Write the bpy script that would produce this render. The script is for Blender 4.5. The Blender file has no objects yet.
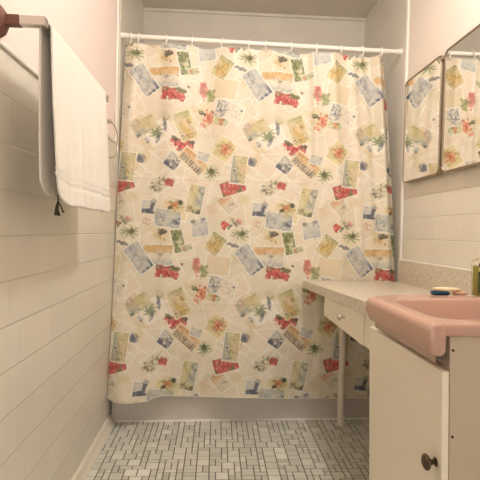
import bpy, bmesh, math, random
import numpy as np
from mathutils import Vector, Matrix

random.seed(7)
rng = np.random.default_rng(11)
SC = bpy.context.scene
COL = SC.collection

# ------------------------------------------------------------------ camera, world, light, exposure
cam_data = bpy.data.cameras.new('camera')
cam = bpy.data.objects.new('camera', cam_data)
COL.objects.link(cam)
cam_data.sensor_width = 36.0
cam_data.sensor_fit = 'HORIZONTAL'
cam_data.lens = 36.0 * 450.0 / 480.0
cam_data.clip_start = 0.02
psi, th, roll = 0.05151, 0.01879, 0.02356
F = Vector((math.sin(psi) * math.cos(th), math.cos(psi) * math.cos(th), -math.sin(th)))
R = Vector((math.cos(psi), -math.sin(psi), 0))
U = R.cross(F)
R2 = R * math.cos(roll) + U * math.sin(roll)
U2 = -R * math.sin(roll) + U * math.cos(roll)
M = Matrix(((R2.x, U2.x, -F.x, 0), (R2.y, U2.y, -F.y, 0), (R2.z, U2.z, -F.z, 1.0), (0, 0, 0, 1)))
cam.matrix_world = M
SC.camera = cam

world = bpy.data.worlds.new('world')
SC.world = world
world.use_nodes = True
world.node_tree.nodes['Background'].inputs[0].default_value = (1.0, 0.93, 0.86, 1)
world.node_tree.nodes['Background'].inputs[1].default_value = 1.25

LAMP = (0.36, 1.20, 2.36)
LAMP_POWER = 21.0
ld = bpy.data.lights.new('ceiling_bulb', 'POINT')
ld.energy = LAMP_POWER
ld.color = (1.0, 0.97, 0.925)
ld.shadow_soft_size = 0.07
lo = bpy.data.objects.new('ceiling_bulb', ld)
lo.location = LAMP
COL.objects.link(lo)

SC.view_settings.view_transform = 'Standard'
SC.view_settings.look = 'None'
SC.view_settings.gamma = 1.0
SC.view_settings.use_curve_mapping = False
SC.view_settings.exposure = 0.88


# ------------------------------------------------------------------ helpers
def srgb(r, g, b):
    def f(c):
        c /= 255.0
        return c / 12.92 if c <= 0.04045 else ((c + 0.055) / 1.055) ** 2.4
    return (f(r), f(g), f(b), 1.0)


def new_mat(name):
    m = bpy.data.materials.new(name)
    m.use_nodes = True
    nt = m.node_tree
    return m, nt, nt.nodes['Principled BSDF']


def mat(name, color, rough=0.5, metal=0.0, noise=0.0, nscale=40.0, bump=0.0, bscale=80.0, spec=0.5):
    m, nt, p = new_mat(name)
    p.inputs['Roughness'].default_value = rough
    p.inputs['Metallic'].default_value = metal
    p.inputs['Specular IOR Level'].default_value = spec
    tc = nt.nodes.new('ShaderNodeTexCoord')
    if noise > 0:
        n = nt.nodes.new('ShaderNodeTexNoise')
        n.inputs['Scale'].default_value = nscale
        n.inputs['Detail'].default_value = 5
        nt.links.new(tc.outputs['Object'], n.inputs['Vector'])
        mx = nt.nodes.new('ShaderNodeMix')
        mx.data_type = 'RGBA'
        c = Vector(color[:3])
        mx.inputs[6].default_value = (*(c * (1 - noise)), 1)
        mx.inputs[7].default_value = (*(c * (1 + noise)), 1)
        nt.links.new(n.outputs['Fac'], mx.inputs[0])
        nt.links.new(mx.outputs[2], p.inputs['Base Color'])
    else:
        p.inputs['Base Color'].default_value = color
    if bump > 0:
        n2 = nt.nodes.new('ShaderNodeTexNoise')
        n2.inputs['Scale'].default_value = bscale
        n2.inputs['Detail'].default_value = 4
        nt.links.new(tc.outputs['Object'], n2.inputs['Vector'])
        b = nt.nodes.new('ShaderNodeBump')
        b.inputs['Strength'].default_value = bump
        b.inputs['Distance'].default_value = 0.004
        nt.links.new(n2.outputs['Fac'], b.inputs['Height'])
        nt.links.new(b.outputs[0], p.inputs['Normal'])
    return m


def math_node(nt, op, a, b=None, c=None):
    n = nt.nodes.new('ShaderNodeMath')
    n.operation = op
    for i, v in enumerate((a, b, c)):
        if v is None:
            continue
        if isinstance(v, (int, float)):
            n.inputs[i].default_value = v
        else:
            nt.links.new(v, n.inputs[i])
    return n.outputs[0]


def tile_mat(name, color, axis, z0, pitch_z, u0, pitch_u, z_top=None, paint=None, half=True,
             vert=0.2, rough=0.25, rough_paint=0.6, lines=1.0):
    """wall of glazed tiles (running bond), painted plaster above z_top; world position drives the grid"""
    m, nt, p = new_mat(name)
    geo = nt.nodes.new('ShaderNodeNewGeometry')
    sep = nt.nodes.new('ShaderNodeSeparateXYZ')
    nt.links.new(geo.outputs['Position'], sep.inputs[0])
    z = sep.outputs['Z']
    u = sep.outputs[axis]
    rz = math_node(nt, 'DIVIDE', math_node(nt, 'SUBTRACT', z, z0), pitch_z)
    row = math_node(nt, 'FLOOR', rz)
    fz = math_node(nt, 'SUBTRACT', rz, row)
    dz = math_node(nt, 'MULTIPLY', math_node(nt, 'MINIMUM', fz, math_node(nt, 'SUBTRACT', 1.0, fz)), pitch_z)
    off = math_node(nt, 'MULTIPLY', math_node(nt, 'FLOORED_MODULO', row, 2.0), 0.5 if half else 0.0)
    ru = math_node(nt, 'ADD', math_node(nt, 'DIVIDE', math_node(nt, 'SUBTRACT', u, u0), pitch_u), off)
    col = math_node(nt, 'FLOOR', ru)
    fu = math_node(nt, 'SUBTRACT', ru, col)
    du = math_node(nt, 'MULTIPLY', math_node(nt, 'MINIMUM', fu, math_node(nt, 'SUBTRACT', 1.0, fu)), pitch_u)

    def ramp(d, w):
        return math_node(nt, 'SUBTRACT', 1.0, math_node(nt, 'MINIMUM', math_node(nt, 'DIVIDE', d, w), 1.0))
    gz = math_node(nt, 'MULTIPLY', ramp(dz, 0.0028), lines)
    gu = math_node(nt, 'MULTIPLY', ramp(du, 0.0018), vert)
    g = math_node(nt, 'MAXIMUM', gz, gu)
    if z_top is not None:
        tilemask = math_node(nt, 'LESS_THAN', z, z_top)
        g = math_node(nt, 'MULTIPLY', g, tilemask)
    # colour with a small tile to tile difference
    wn = nt.nodes.new('ShaderNodeTexWhiteNoise')
    wn.noise_dimensions = '2D'
    cb = nt.nodes.new('ShaderNodeCombineXYZ')
    nt.links.new(row, cb.inputs[0]); nt.links.new(col, cb.inputs[1])
    nt.links.new(cb.outputs[0], wn.inputs['Vector'])
    v = math_node(nt, 'ADD', 0.97, math_node(nt, 'MULTIPLY', wn.outputs['Value'], 0.05))
    hs = nt.nodes.new('ShaderNodeHueSaturation')
    hs.inputs['Color'].default_value = color
    nt.links.new(v, hs.inputs['Value'])
    base = hs.outputs[0]
    mx = nt.nodes.new('ShaderNodeMix'); mx.data_type = 'RGBA'
    nt.links.new(math_node(nt, 'MULTIPLY', g, 0.30), mx.inputs[0])
    nt.links.new(base, mx.inputs[6])
    mx.inputs[7].default_value = (color[0] * 0.5, color[1] * 0.46, color[2] * 0.4, 1)
    out = mx.outputs[2]
    if z_top is not None:
        m2 = nt.nodes.new('ShaderNodeMix'); m2.data_type = 'RGBA'
        nt.links.new(tilemask, m2.inputs[0])
        m2.inputs[6].default_value = paint
        nt.links.new(out, m2.inputs[7])
        out = m2.outputs[2]
        nt.links.new(math_node(nt, 'ADD', rough_paint, math_node(nt, 'MULTIPLY', tilemask, rough - rough_paint)),
                     p.inputs['Roughness'])
    else:
        p.inputs['Roughness'].default_value = rough
    nt.links.new(out, p.inputs['Base Color'])
    b = nt.nodes.new('ShaderNodeBump')
    b.inputs['Strength'].default_value = 0.7
    b.inputs['Distance'].default_value = 0.002
    b.invert = True
    nt.links.new(g, b.inputs['Height'])
    nt.links.new(b.outputs[0], p.inputs['Normal'])
    return m


def link(o, parent=None):
    COL.objects.link(o)
    if parent is not None:
        o.parent = parent
    return o


def obj(name, bm, m, parent=None, smooth=False, loc=None, sharp=None):
    me = bpy.data.meshes.new(name)
    bmesh.ops.recalc_face_normals(bm, faces=bm.faces)
    bm.to_mesh(me); bm.free()
    if smooth:
        me.polygons.foreach_set('use_smooth', [True] * len(me.polygons))
        if sharp:
            me.set_sharp_from_angle(angle=math.radians(sharp))
    me.materials.append(m)
    o = bpy.data.objects.new(name, me)
    if loc is not None:
        o.location = loc
    return link(o, parent)


def mesh_obj(name, verts, faces, m, parent=None, smooth=True, loc=None):
    me = bpy.data.meshes.new(name)
    me.from_pydata([tuple(v) for v in verts], [], faces)
    me.update()
    if smooth:
        me.polygons.foreach_set('use_smooth', [True] * len(me.polygons))
    me.materials.append(m)
    o = bpy.data.objects.new(name, me)
    if loc is not None:
        o.location = loc
    return link(o, parent)


def empty(name, loc, label, cat, group=None):
    o = bpy.data.objects.new(name, None)
    o.empty_display_size = 0.05
    o.location = loc
    link(o)
    o['label'] = label; o['category'] = cat
    if group:
        o['group'] = group
    return o


def tag(o, label, cat, group=None):
    o['label'] = label; o['category'] = cat
    if group:
        o['group'] = group
    return o


def structure(o):
    o['kind'] = 'structure'
    return o


def box_bm(x0, x1, y0, y1, z0, z1, bevel=0.0, seg=2, bm=None):
    bm2 = bmesh.new()
    bmesh.ops.create_cube(bm2, size=1.0)
    for v in bm2.verts:
        v.co = Vector(((x0 + x1) / 2 + v.co.x * (x1 - x0), (y0 + y1) / 2 + v.co.y * (y1 - y0),
                       (z0 + z1) / 2 + v.co.z * (z1 - z0)))
    if bevel > 0:
        bmesh.ops.bevel(bm2, geom=bm2.edges[:] + bm2.verts[:], offset=bevel, segments=seg, affect='EDGES', profile=0.5)
    if bm is None:
        return bm2
    me = bpy.data.meshes.new('tmp'); bm2.to_mesh(me); bm.from_mesh(me); bpy.data.meshes.remove(me); bm2.free()
    return bm


def lathe_bm(profile, n=32, axis='Z', bm=None):
    """profile: list of (r, h); revolves about the axis through the origin"""
    bm = bm or bmesh.new()
    rings = []
    for r, h in profile:
        ring = []
        if r < 1e-6:
            p = (0, 0, h)
            v = bm.verts.new(p if axis == 'Z' else ((h, 0, 0) if axis == 'X' else (0, h, 0)))
            ring = [v]
        else:
            for k in range(n):
                a = 2 * math.pi * k / n
                c, s = r * math.cos(a), r * math.sin(a)
                p = (c, s, h) if axis == 'Z' else ((h, c, s) if axis == 'X' else (c, h, s))
                ring.append(bm.verts.new(p))
        rings.append(ring)
    for a, b in zip(rings[:-1], rings[1:]):
        if len(a) == 1 and len(b) == 1:
            continue
        for k in range(n):
            k2 = (k + 1) % n
            if len(a) == 1:
                bm.faces.new((a[0], b[k], b[k2]))
            elif len(b) == 1:
                bm.faces.new((a[k], a[k2], b[0]))
            else:
                bm.faces.new((a[k], a[k2], b[k2], b[k]))
    return bm


def tube_bm(pts, r, n=12, closed=False, bm=None, caps=True):
    bm = bm or bmesh.new()
    pts = [Vector(p) for p in pts]
    rings = []
    N = len(pts)
    up = None
    for i, p in enumerate(pts):
        if closed:
            t = (pts[(i + 1) % N] - pts[i - 1]).normalized()
        else:
            t = (pts[min(i + 1, N - 1)] - pts[max(i - 1, 0)]).normalized()
        if up is None:
            up = Vector((0, 0, 1)) if abs(t.z) < 0.9 else Vector((1, 0, 0))
        s = t.cross(up).normalized()
        up = s.cross(t).normalized()
        rr = r[i] if isinstance(r, (list, tuple)) else r
        rings.append([bm.verts.new(p + (s * math.cos(2 * math.pi * k / n) + up * math.sin(2 * math.pi * k / n)) * rr)
                      for k in range(n)])
    rng_ = range(N) if closed else range(N - 1)
    for i in rng_:
        a, b = rings[i], rings[(i + 1) % N]
        for k in range(n):
            bm.faces.new((a[k], a[(k + 1) % n], b[(k + 1) % n], b[k]))
    if not closed and caps:
        bm.faces.new(rings[0][::-1]); bm.faces.new(rings[-1])
    return bm


def rounded_rect(w, h, r, n=8):
    """outline in the plane (a, b), centred"""
    out = []
    for cx, cy, a0 in ((w / 2 - r, h / 2 - r, 0), (-w / 2 + r, h / 2 - r, 90), (-w / 2 + r, -h / 2 + r, 180), (w / 2 - r, -h / 2 + r, 270)):
        for k in range(n + 1):
            a = math.radians(a0 + 90 * k / n)
            out.append((cx + r * math.cos(a), cy + r * math.sin(a)))
    return out


# ------------------------------------------------------------------ materials
XL, XR = -0.53, 0.99
YB, YF = -0.75, 3.09          # wall behind the camera, far wall of the tub alcove
ZC = 2.49
TUB_Y = lambda x: 2.338 + 0.030 * (x - XL)     # front of the tub, not quite square to the walls
TILE_TOP = 1.443

TILE_C = srgb(228, 221, 207)
PINK = srgb(240, 222, 214)
M_wall_left = tile_mat('left_tile', TILE_C, 'Y', 0.9755, 0.1163, 1.182, 0.118, TILE_TOP, PINK)
M_wall_right = tile_mat('right_tile', TILE_C, 'Y', 0.982, 0.107, 1.89, 0.118, TILE_TOP, srgb(238, 224, 212))
M_alcove = tile_mat('alcove_wall', srgb(228, 221, 208), 'X', 0.98, 0.152, 0.1, 0.152, None, None, False,
                    vert=0.15, rough=0.2, lines=0.25)
M_paint = mat('painted_plaster', srgb(236, 222, 212), 0.65, noise=0.015, nscale=6)
M_ceil = mat('ceiling_paint', srgb(234, 226, 214), 0.75, noise=0.02, nscale=5)
M_trim = mat('trim_glaze', srgb(244, 240, 232), 0.25)
M_base = mat('base_tile', srgb(232, 224, 208), 0.3, noise=0.03, nscale=12)
M_tub = mat('tub_enamel', srgb(216, 208, 200), 0.28, noise=0.02, nscale=5)
M_caulk = mat('caulk', srgb(240, 236, 226), 0.5)
M_white_plastic = mat('white_plastic', srgb(246, 240, 230), 0.3)
M_rod = mat('rod_enamel', srgb(245, 240, 230), 0.3)
M_chrome = mat('brushed_chrome', srgb(205, 200, 192), 0.24, 1.0)
M_plate_reflection = mat('rose_brown_plate_reflection', srgb(122, 82, 72), 0.7, 0.1)  # plate tone; on the near post it stands for a brown reflection
M_mirror = mat('mirror_glass', (0.86, 0.85, 0.83, 1), 0.0, 1.0)
M_frame = mat('mirror_frame_metal', srgb(168, 154, 134), 0.42, 1.0)
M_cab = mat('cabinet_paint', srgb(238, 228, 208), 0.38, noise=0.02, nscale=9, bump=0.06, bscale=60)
M_cab_shaded = mat('cabinet_paint_shaded', srgb(196, 180, 156), 0.5, noise=0.05, nscale=120)  # same cabinet paint made darker: the side's shade is in the colour
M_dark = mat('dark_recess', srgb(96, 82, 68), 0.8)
M_sink = mat('pink_porcelain', srgb(197, 158, 140), 0.18, noise=0.015, nscale=8)
M_knob_dark = mat('aged_pewter', srgb(96, 82, 68), 0.35, 0.9)
M_knob = mat('nickel_knob', srgb(190, 182, 168), 0.3, 0.9)
M_leg = mat('leg_enamel', srgb(226, 216, 200), 0.35)
M_soap = mat('cream_soap', srgb(245, 226, 190), 0.45)
M_pink_soap = mat('pink_soap', srgb(236, 196, 170), 0.45)
M_blue = mat('blue_sponge', srgb(30, 68, 96), 0.8, noise=0.2, nscale=300, bump=0.4, bscale=400)
M_cord = mat('dark_green_cord', srgb(70, 72, 48), 0.8)
M_door = mat('door_wood', srgb(96, 52, 40), 0.5, noise=0.1, nscale=8)

# speckled laminate
M_lam, nt, p = new_mat('speckled_laminate')
p.inputs['Roughness'].default_value = 0.32
tc = nt.nodes.new('ShaderNodeTexCoord')
n1 = nt.nodes.new('ShaderNodeTexNoise'); n1.inputs['Scale'].default_value = 95; n1.inputs['Detail'].default_value = 6
n1.inputs['Roughness'].default_value = 0.7
n2 = nt.nodes.new('ShaderNodeTexVoronoi'); n2.inputs['Scale'].default_value = 150
nt.links.new(tc.outputs['Object'], n1.inputs['Vector']); nt.links.new(tc.outputs['Object'], n2.inputs['Vector'])
cr = nt.nodes.new('ShaderNodeValToRGB')
cr.color_ramp.elements[0].position = 0.34; cr.color_ramp.elements[0].color = srgb(176, 162, 138)
cr.color_ramp.elements[1].position = 0.62; cr.color_ramp.elements[1].color = srgb(226, 216, 198)
nt.links.new(n1.outputs['Fac'], cr.inputs[0])
mx = nt.nodes.new('ShaderNodeMix'); mx.data_type = 'RGBA'; mx.inputs[0].default_value = 0.22
nt.links.new(cr.outputs[0], mx.inputs[6])
cr2 = nt.nodes.new('ShaderNodeValToRGB')
cr2.color_ramp.elements[0].position = 0.1; cr2.color_ramp.elements[0].color = srgb(150, 132, 104)
cr2.color_ramp.elements[1].position = 0.5; cr2.color_ramp.elements[1].color = srgb(232, 224, 206)
nt.links.new(n2.outputs['Distance'], cr2.inputs[0])
nt.links.new(cr2.outputs[0], mx.inputs[7])
nt.links.new(mx.outputs[2], p.inputs['Base Color'])

# mosaic floor and curtain read a colour attribute of the mesh
def attr_mat(name, attr, rough, bump=0.0, bscale=300, trans=0.0, noise=0.0):
    m, nt, p = new_mat(name)
    a = nt.nodes.new('ShaderNodeAttribute'); a.attribute_name = attr
    nt.links.new(a.outputs['Color'], p.inputs['Base Color'])
    p.inputs['Roughness'].default_value = rough
    tc = nt.nodes.new('ShaderNodeTexCoord')
    if noise:
        n = nt.nodes.new('ShaderNodeTexNoise'); n.inputs['Scale'].default_value = 90; n.inputs['Detail'].default_value = 4
        nt.links.new(tc.outputs['Object'], n.inputs['Vector'])
        hs = nt.nodes.new('ShaderNodeHueSaturation')
        nt.links.new(a.outputs['Color'], hs.inputs['Color'])
        nt.links.new(math_node(nt, 'ADD', 1 - noise, math_node(nt, 'MULTIPLY', n.outputs['Fac'], 2 * noise)), hs.inputs['Value'])
        nt.links.new(hs.outputs[0], p.inputs['Base Color'])
    if bump:
        n = nt.nodes.new('ShaderNodeTexNoise'); n.inputs['Scale'].default_value = bscale
        nt.links.new(tc.outputs['Object'], n.inputs['Vector'])
        b = nt.nodes.new('ShaderNodeBump'); b.inputs['Strength'].default_value = bump; b.inputs['Distance'].default_value = 0.002
        nt.links.new(n.outputs['Fac'], b.inputs['Height']); nt.links.new(b.outputs[0], p.inputs['Normal'])
    if trans:
        out = nt.nodes['Material Output']
        tr = nt.nodes.new('ShaderNodeBsdfTranslucent')
        nt.links.new(a.outputs['Color'], tr.inputs['Color'])
        ms = nt.nodes.new('ShaderNodeMixShader'); ms.inputs[0].default_value = trans
        nt.links.new(p.outputs[0], ms.inputs[1]); nt.links.new(tr.outputs[0], ms.inputs[2])
        nt.links.new(ms.outputs[0], out.inputs['Surface'])
    return m


M_mosaic = attr_mat('mosaic_tile', 'tile_colour', 0.35, noise=0.06)
M_curtain = attr_mat('printed_vinyl_cloth', 'print', 0.5, bump=0.1, bscale=500, trans=0.12)

M_towel, nt, p = new_mat('terry_cotton')
p.inputs['Base Color'].default_value = srgb(240, 234, 224)
p.inputs['Roughness'].default_value = 0.95
tc = nt.nodes.new('ShaderNodeTexCoord')
mp = nt.nodes.new('ShaderNodeMapping'); mp.inputs['Scale'].default_value = (1, 1, 0.35)
nt.links.new(tc.outputs['Object'], mp.inputs[0])
n = nt.nodes.new('ShaderNodeTexNoise'); n.inputs['Scale'].default_value = 260; n.inputs['Detail'].default_value = 6
nt.links.new(mp.outputs[0], n.inputs['Vector'])
b = nt.nodes.new('ShaderNodeBump'); b.inputs['Strength'].default_value = 0.55; b.inputs['Distance'].default_value = 0.005
nt.links.new(n.outputs['Fac'], b.inputs['Height']); nt.links.new(b.outputs[0], p.inputs['Normal'])


# ------------------------------------------------------------------ room shell
structure(obj('wall_left', box_bm(XL - 0.1, XL, YB, YF, 0, ZC), M_wall_left))
structure(obj('wall_right', box_bm(XR, XR + 0.1, YB, 2.375, 0, ZC), M_wall_right))
structure(obj('wall_alcove_right', box_bm(XR, XR + 0.1, 2.375, YF, 0, ZC), M_alcove))
structure(obj('wall_alcove_left', box_bm(XL, XL + 0.004, 2.40, YF, 0, ZC), M_alcove))
structure(obj('wall_far', box_bm(XL - 0.1, XR + 0.1, YF, YF + 0.1, 0, ZC), M_alcove))
# wall behind the camera; doorway opening added to let world light in as fill
DX0, DX1, DZ = -0.30, 0.52, 2.05
bm = box_bm(XL - 0.1, DX0, YB - 0.1, YB, 0, ZC)
box_bm(DX1, XR + 0.1, YB - 0.1, YB, 0, ZC, bm=bm)
box_bm(DX0, DX1, YB - 0.1, YB, DZ, ZC, bm=bm)
structure(obj('wall_behind', bm, M_paint))
structure(obj('ceiling', box_bm(XL - 0.1, XR + 0.1, YB - 0.1, YF + 0.1, ZC, ZC + 0.1), M_ceil))
# door in the wall behind the camera
d1 = structure(obj('door_1', box_bm(XL + 0.03, XL + 0.065, YB + 0.02, YB + 0.80, 0.01, 2.03, 0.003), M_door))
obj('door_knob', lathe_bm([(0, 0.06), (0.02, 0.058), (0.027, 0.045), (0.02, 0.028), (0.01, 0.02), (0.01, 0.0)], 20, 'X'),
    M_knob, d1, True, (XL + 0.065, YB + 0.72, 1.0))
# vertical bullnose strips where the tub surround begins
structure(obj('trim_1', box_bm(XL, XL + 0.012, 2.315, 2.345, TILE_TOP, ZC, 0.005, 3), M_trim, smooth=True))
structure(obj('trim_2', box_bm(XR - 0.012, XR, 2.345, 2.375, 0.0, ZC, 0.005, 3), M_trim, smooth=True))
# top row of trim on the tiled part of the left and right wall
structure(obj('trim_3', box_bm(XL, XL + 0.008, YB, 2.315, TILE_TOP - 0.012, TILE_TOP + 0.004, 0.0035, 3), M_trim, smooth=True))
structure(obj('trim_4', box_bm(XR - 0.008, XR, YB, 2.345, TILE_TOP - 0.012, TILE_TOP + 0.004, 0.0035, 3), M_trim, smooth=True))
# crown strip in the alcove
structure(obj('trim_5', box_bm(XL + 0.004, XR, YF - 0.012, YF, ZC - 0.02, ZC, 0.004), M_alcove))


def cove(name, x_wall, sgn, y0, y1):
    prof = [(0, 0), (0.030, 0), (0.030, 0.006), (0.022, 0.012), (0.015, 0.022), (0.013, 0.036), (0.010, 0.044), (0.004, 0.048), (0, 0.048)]
    bm = bmesh.new()
    a = [bm.verts.new((x_wall + sgn * px, y0, pz)) for px, pz in prof]
    c = [bm.verts.new((x_wall + sgn * px, y1, pz)) for px, pz in prof]
    n = len(prof)
    for k in range(n):
        bm.faces.new((a[k], a[(k + 1) % n], c[(k + 1) % n], c[k]))
    bm.faces.new(a); bm.faces.new(c)
    return structure(obj(name, bm, M_base, smooth=True, sharp=50))


cove('baseboard_left', XL, 1, YB, 2.315)
cove('baseboard_right', XR, -1, 1.30, 2.345)

# floor: ceramic mosaic of squares and bars in dark grout
UNIT = 0.0268
nx = int((XR - XL) / UNIT) + 1
ny = int((2.42 - YB) / UNIT) + 1
occ = np.zeros((nx + 2, ny + 2), bool)
fv, ff, fc = [], [], []
G = 0.0034
prnd = random.Random(5)
for j in range(ny):
    for i in range(nx):
        if occ[i, j]:
            continue
        opts = []
        if not occ[i + 1, j] and i + 1 < nx and j + 1 < ny:
            if not occ[i, j + 1] and not occ[i + 1, j + 1]:
                opts += [(2, 2)] * 5
            opts += [(2, 1)] * 4
        if j + 1 < ny and not occ[i, j + 1]:
            opts += [(1, 2)] * 3
        opts += [(1, 1)] * 3
        w, h = prnd.choice(opts)
        occ[i:i + w, j:j + h] = True
        x0, x1 = XL + 0.01 + i * UNIT + G / 2, XL + 0.01 + (i + w) * UNIT - G / 2
        y0, y1 = YB + j * UNIT + G / 2, YB + (j + h) * UNIT - G / 2
        x1 = min(x1, XR)
        if x1 - x0 < 0.004:
            continue
        e = 0.0012
        k = len(fv)
        fv += [(x0, y0, -0.003), (x1, y0, -0.003), (x1, y1, -0.003), (x0, y1, -0.003),
               (x0 + e, y0 + e, 0), (x1 - e, y0 + e, 0), (x1 - e, y1 - e, 0), (x0 + e, y1 - e, 0)]
        ff += [(k + 4, k + 5, k + 6, k + 7), (k, k + 1, k + 5, k + 4), (k + 1, k + 2, k + 6, k + 5),
               (k + 2, k + 3, k + 7, k + 6), (k + 3, k, k + 4, k + 7)]
        s = prnd.gauss(0, 7) + (5 if w * h > 2 else 0)
        c = srgb(*(max(0, min(255, q + s)) for q in (214, 214, 203)))
        fc += [c] * 8
k = len(fv)
fv += [(XL - 0.1, YB - 0.1, -0.0018), (XR + 0.1, YB - 0.1, -0.0018), (XR + 0.1, YF, -0.0018), (XL - 0.1, YF, -0.0018)]
ff += [(k, k + 1, k + 2, k + 3)]
fc += [srgb(98, 88, 74)] * 4
flo = mesh_obj('floor', fv, ff, M_mosaic, smooth=False)
at = flo.data.color_attributes.new('tile_colour', 'FLOAT_COLOR', 'POINT')
at.data.foreach_set('color', np.array(fc, dtype=np.float32).ravel())
structure(flo)

# ------------------------------------------------------------------ bathtub
tub = empty('bathtub', (0.23, 2.36, 0), 'greyish white bathtub behind the hanging shower curtain', 'bathtub')
xl, xr = XL + 0.006, XR - 0.002
TH = 0.37
bm = bmesh.new()
nseg = 24
rows = [(0.004, 0.0), (0.004, 0.03), (0.0, 0.05), (0.0, TH - 0.05), (-0.004, TH - 0.02), (0.004, TH - 0.004), (0.02, TH),
        (0.07, TH), (0.085, TH - 0.01), (0.10, TH - 0.04), (0.14, 0.10), (0.20, 0.06), (0.52, 0.06), (0.58, 0.10),
        (0.62, TH - 0.04), (0.63, TH - 0.01), (0.645, TH), (YF - 2.338 - 0.05, TH)]
grid = []
for q in range(nseg + 1):
    x = xl + (xr - xl) * q / nseg
    end = min(x - xl, xr - x)
    col_ = []
    for dy, z in rows:
        if dy > 0.08 and dy < 0.64:
            k_ = min(1, max(0, (end - 0.05) / 0.10))
            z = TH - (TH - z) * (k_ * k_ * (3 - 2 * k_))
        yy = TUB_Y(x) + 0.004 + dy
        if dy > 0.6:
            yy = min(yy, YF - 0.002)
        col_.append(bm.verts.new((x, yy, z)))
    grid.append(col_)
for q in range(nseg):
    for k in range(len(rows) - 1):
        bm.faces.new((grid[q][k], grid[q + 1][k], grid[q + 1][k + 1], grid[q][k + 1]))
shell = obj('tub_shell', bm, M_tub, tub, True, sharp=60)
shell.location = -tub.location
bm = bmesh.new()
prof = [(-0.005, 0.0), (-0.004, 0.003), (-0.001, 0.005), (0.004, 0.006), (0.004, 0.0)]
a = [bm.verts.new((xl + 0.03, TUB_Y(xl) + 0.004 + py, pz)) for py, pz in prof]
c = [bm.verts.new((xr, TUB_Y(xr) + 0.004 + py, pz)) for py, pz in prof]
for k in range(5):
    bm.faces.new((a[k], a[(k + 1) % 5], c[(k + 1) % 5], c[k]))
ck = obj('caulk_bead', bm, M_caulk, tub, True, sharp=60)
ck.location = -tub.location
ck['label'] = 'white sealant bead along the floor'

# ------------------------------------------------------------------ curtain rod
ROD_Y = lambda x: 2.415 + 0.02 * (x - XL)
ROD_Z = lambda x: 2.014 - 0.0050 * (x - XL)
xa, xb = XL + 0.004, XR
rod = empty('shower_curtain_rod', (0.23, 2.43, 2.0), 'white round rod spanning the tub alcove and carrying the curtain rings', 'curtain rod')
pa = Vector((xa + 0.004, ROD_Y(xa), ROD_Z(xa))); pb = Vector((xb - 0.004, ROD_Y(xb), ROD_Z(xb)))
o = obj('rod_tube', tube_bm([pa + (pb - pa) * t / 8 for t in range(9)], 0.0125, 20), M_rod, rod, True, sharp=50); o.location = -rod.location
for pt, s in ((pa, 1), (pb, -1)):
    bm = lathe_bm([(0, 0), (0.019, 0), (0.019, s * 0.004), (0.0155, s * 0.008), (0.015, s * 0.035), (0.0126, s * 0.037)], 24, 'X')
    o = obj('end_cap', bm, M_rod, rod, True, sharp=40)
    o.location = pt - Vector((s * 0.004, 0, 0)) - rod.location

# ------------------------------------------------------------------ the print of the curtain
# One repeat of the print, laid out in design units (113 wide, 172.5 high), 5 units about 26 mm of cloth.
PW, PH = 113.0, 172.5
S = 4
TW, THH = int(PW * S), int(PH * S)
uu, vv = np.meshgrid((np.arange(TW) + 0.5) / S, (np.arange(THH) + 0.5) / S)


def vnoise(scale, seed, periodic=True):
    """smooth value noise over one repeat, scale in design units"""
    gx, gy = max(2, int(round(PW / scale))), max(2, int(round(PH / scale)))
    g = np.random.default_rng(seed).random((gy, gx))
    fx, fy = uu / PW * gx, vv / PH * gy
    ix, iy = np.floor(fx).astype(int), np.floor(fy).astype(int)
    tx, ty = fx - ix, fy - iy
    tx, ty = tx * tx * (3 - 2 * tx), ty * ty * (3 - 2 * ty)
    a_ = g[iy % gy, ix % gx]; b_ = g[iy % gy, (ix + 1) % gx]
    c_ = g[(iy + 1) % gy, ix % gx]; d_ = g[(iy + 1) % gy, (ix + 1) % gx]
    return (a_ * (1 - tx) + b_ * tx) * (1 - ty) + (c_ * (1 - tx) + d_ * tx) * ty


N12, N6, N3, N15, N30 = vnoise(12, 1), vnoise(6, 2), vnoise(3, 3), vnoise(1.6, 4), vnoise(30, 5)
N3c, N15b, N6c = vnoise(4.2, 31), vnoise(1.9, 32), vnoise(7, 33)
N3b, N6b, N2c = vnoise(3.3, 6), vnoise(5.3, 7), vnoise(2.2, 8)
RGB = lambda *c: np.array(srgb(*c)[:3])
CREAM = RGB(235, 223, 199)
img = np.ones((THH, TW, 3)) * CREAM
img += (N30[..., None] - 0.5) * np.array([0.05, 0.06, 0.08]) + (N6[..., None] - 0.5) * 0.03


def local(cx, cy, rot):
    """cx, cy: place in the layout; rot in degrees, clockwise as seen"""
    cu = cx + 0.043 * (cy - 97) - 175.0
    cv = cy - 97.0 - (cx - 175.0) * (0.0235 + (231 - cy) * 1.15e-4)
    du = (uu - cu + PW / 2) % PW - PW / 2
    dv = (vv - cv + PH / 2) % PH - PH / 2
    a = math.radians(rot - 1.3)
    return du * math.cos(a) + dv * math.sin(a), -du * math.sin(a) + dv * math.cos(a)


def blend(mask, colr):
    global img
    mk = np.clip(mask, 0, 1)[..., None]
    img = img * (1 - mk) + np.asarray(colr) * mk


def sstep(x, a, b):
    t = np.clip((x - a) / (b - a), 0, 1)
    return t * t * (3 - 2 * t)


def rect_mask(a, b, w, h, soft=0.35):
    return sstep(w / 2 - np.abs(a), 0, soft) * sstep(h / 2 - np.abs(b), 0, soft)


def paper(cx, cy, w, h, rot, tint=(244, 232, 210), op=0.7, border=1.0):
    a, b = local(cx, cy, rot)
    m = rect_mask(a, b, w, h)
    blend(m * op, RGB(*tint))
    ed = m - rect_mask(a, b, w - 1.5 * border, h - 1.5 * border)
    # small shade below the card as printed, and the pale rim
    blend(ed * 0.85, RGB(253, 248, 236))


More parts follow.
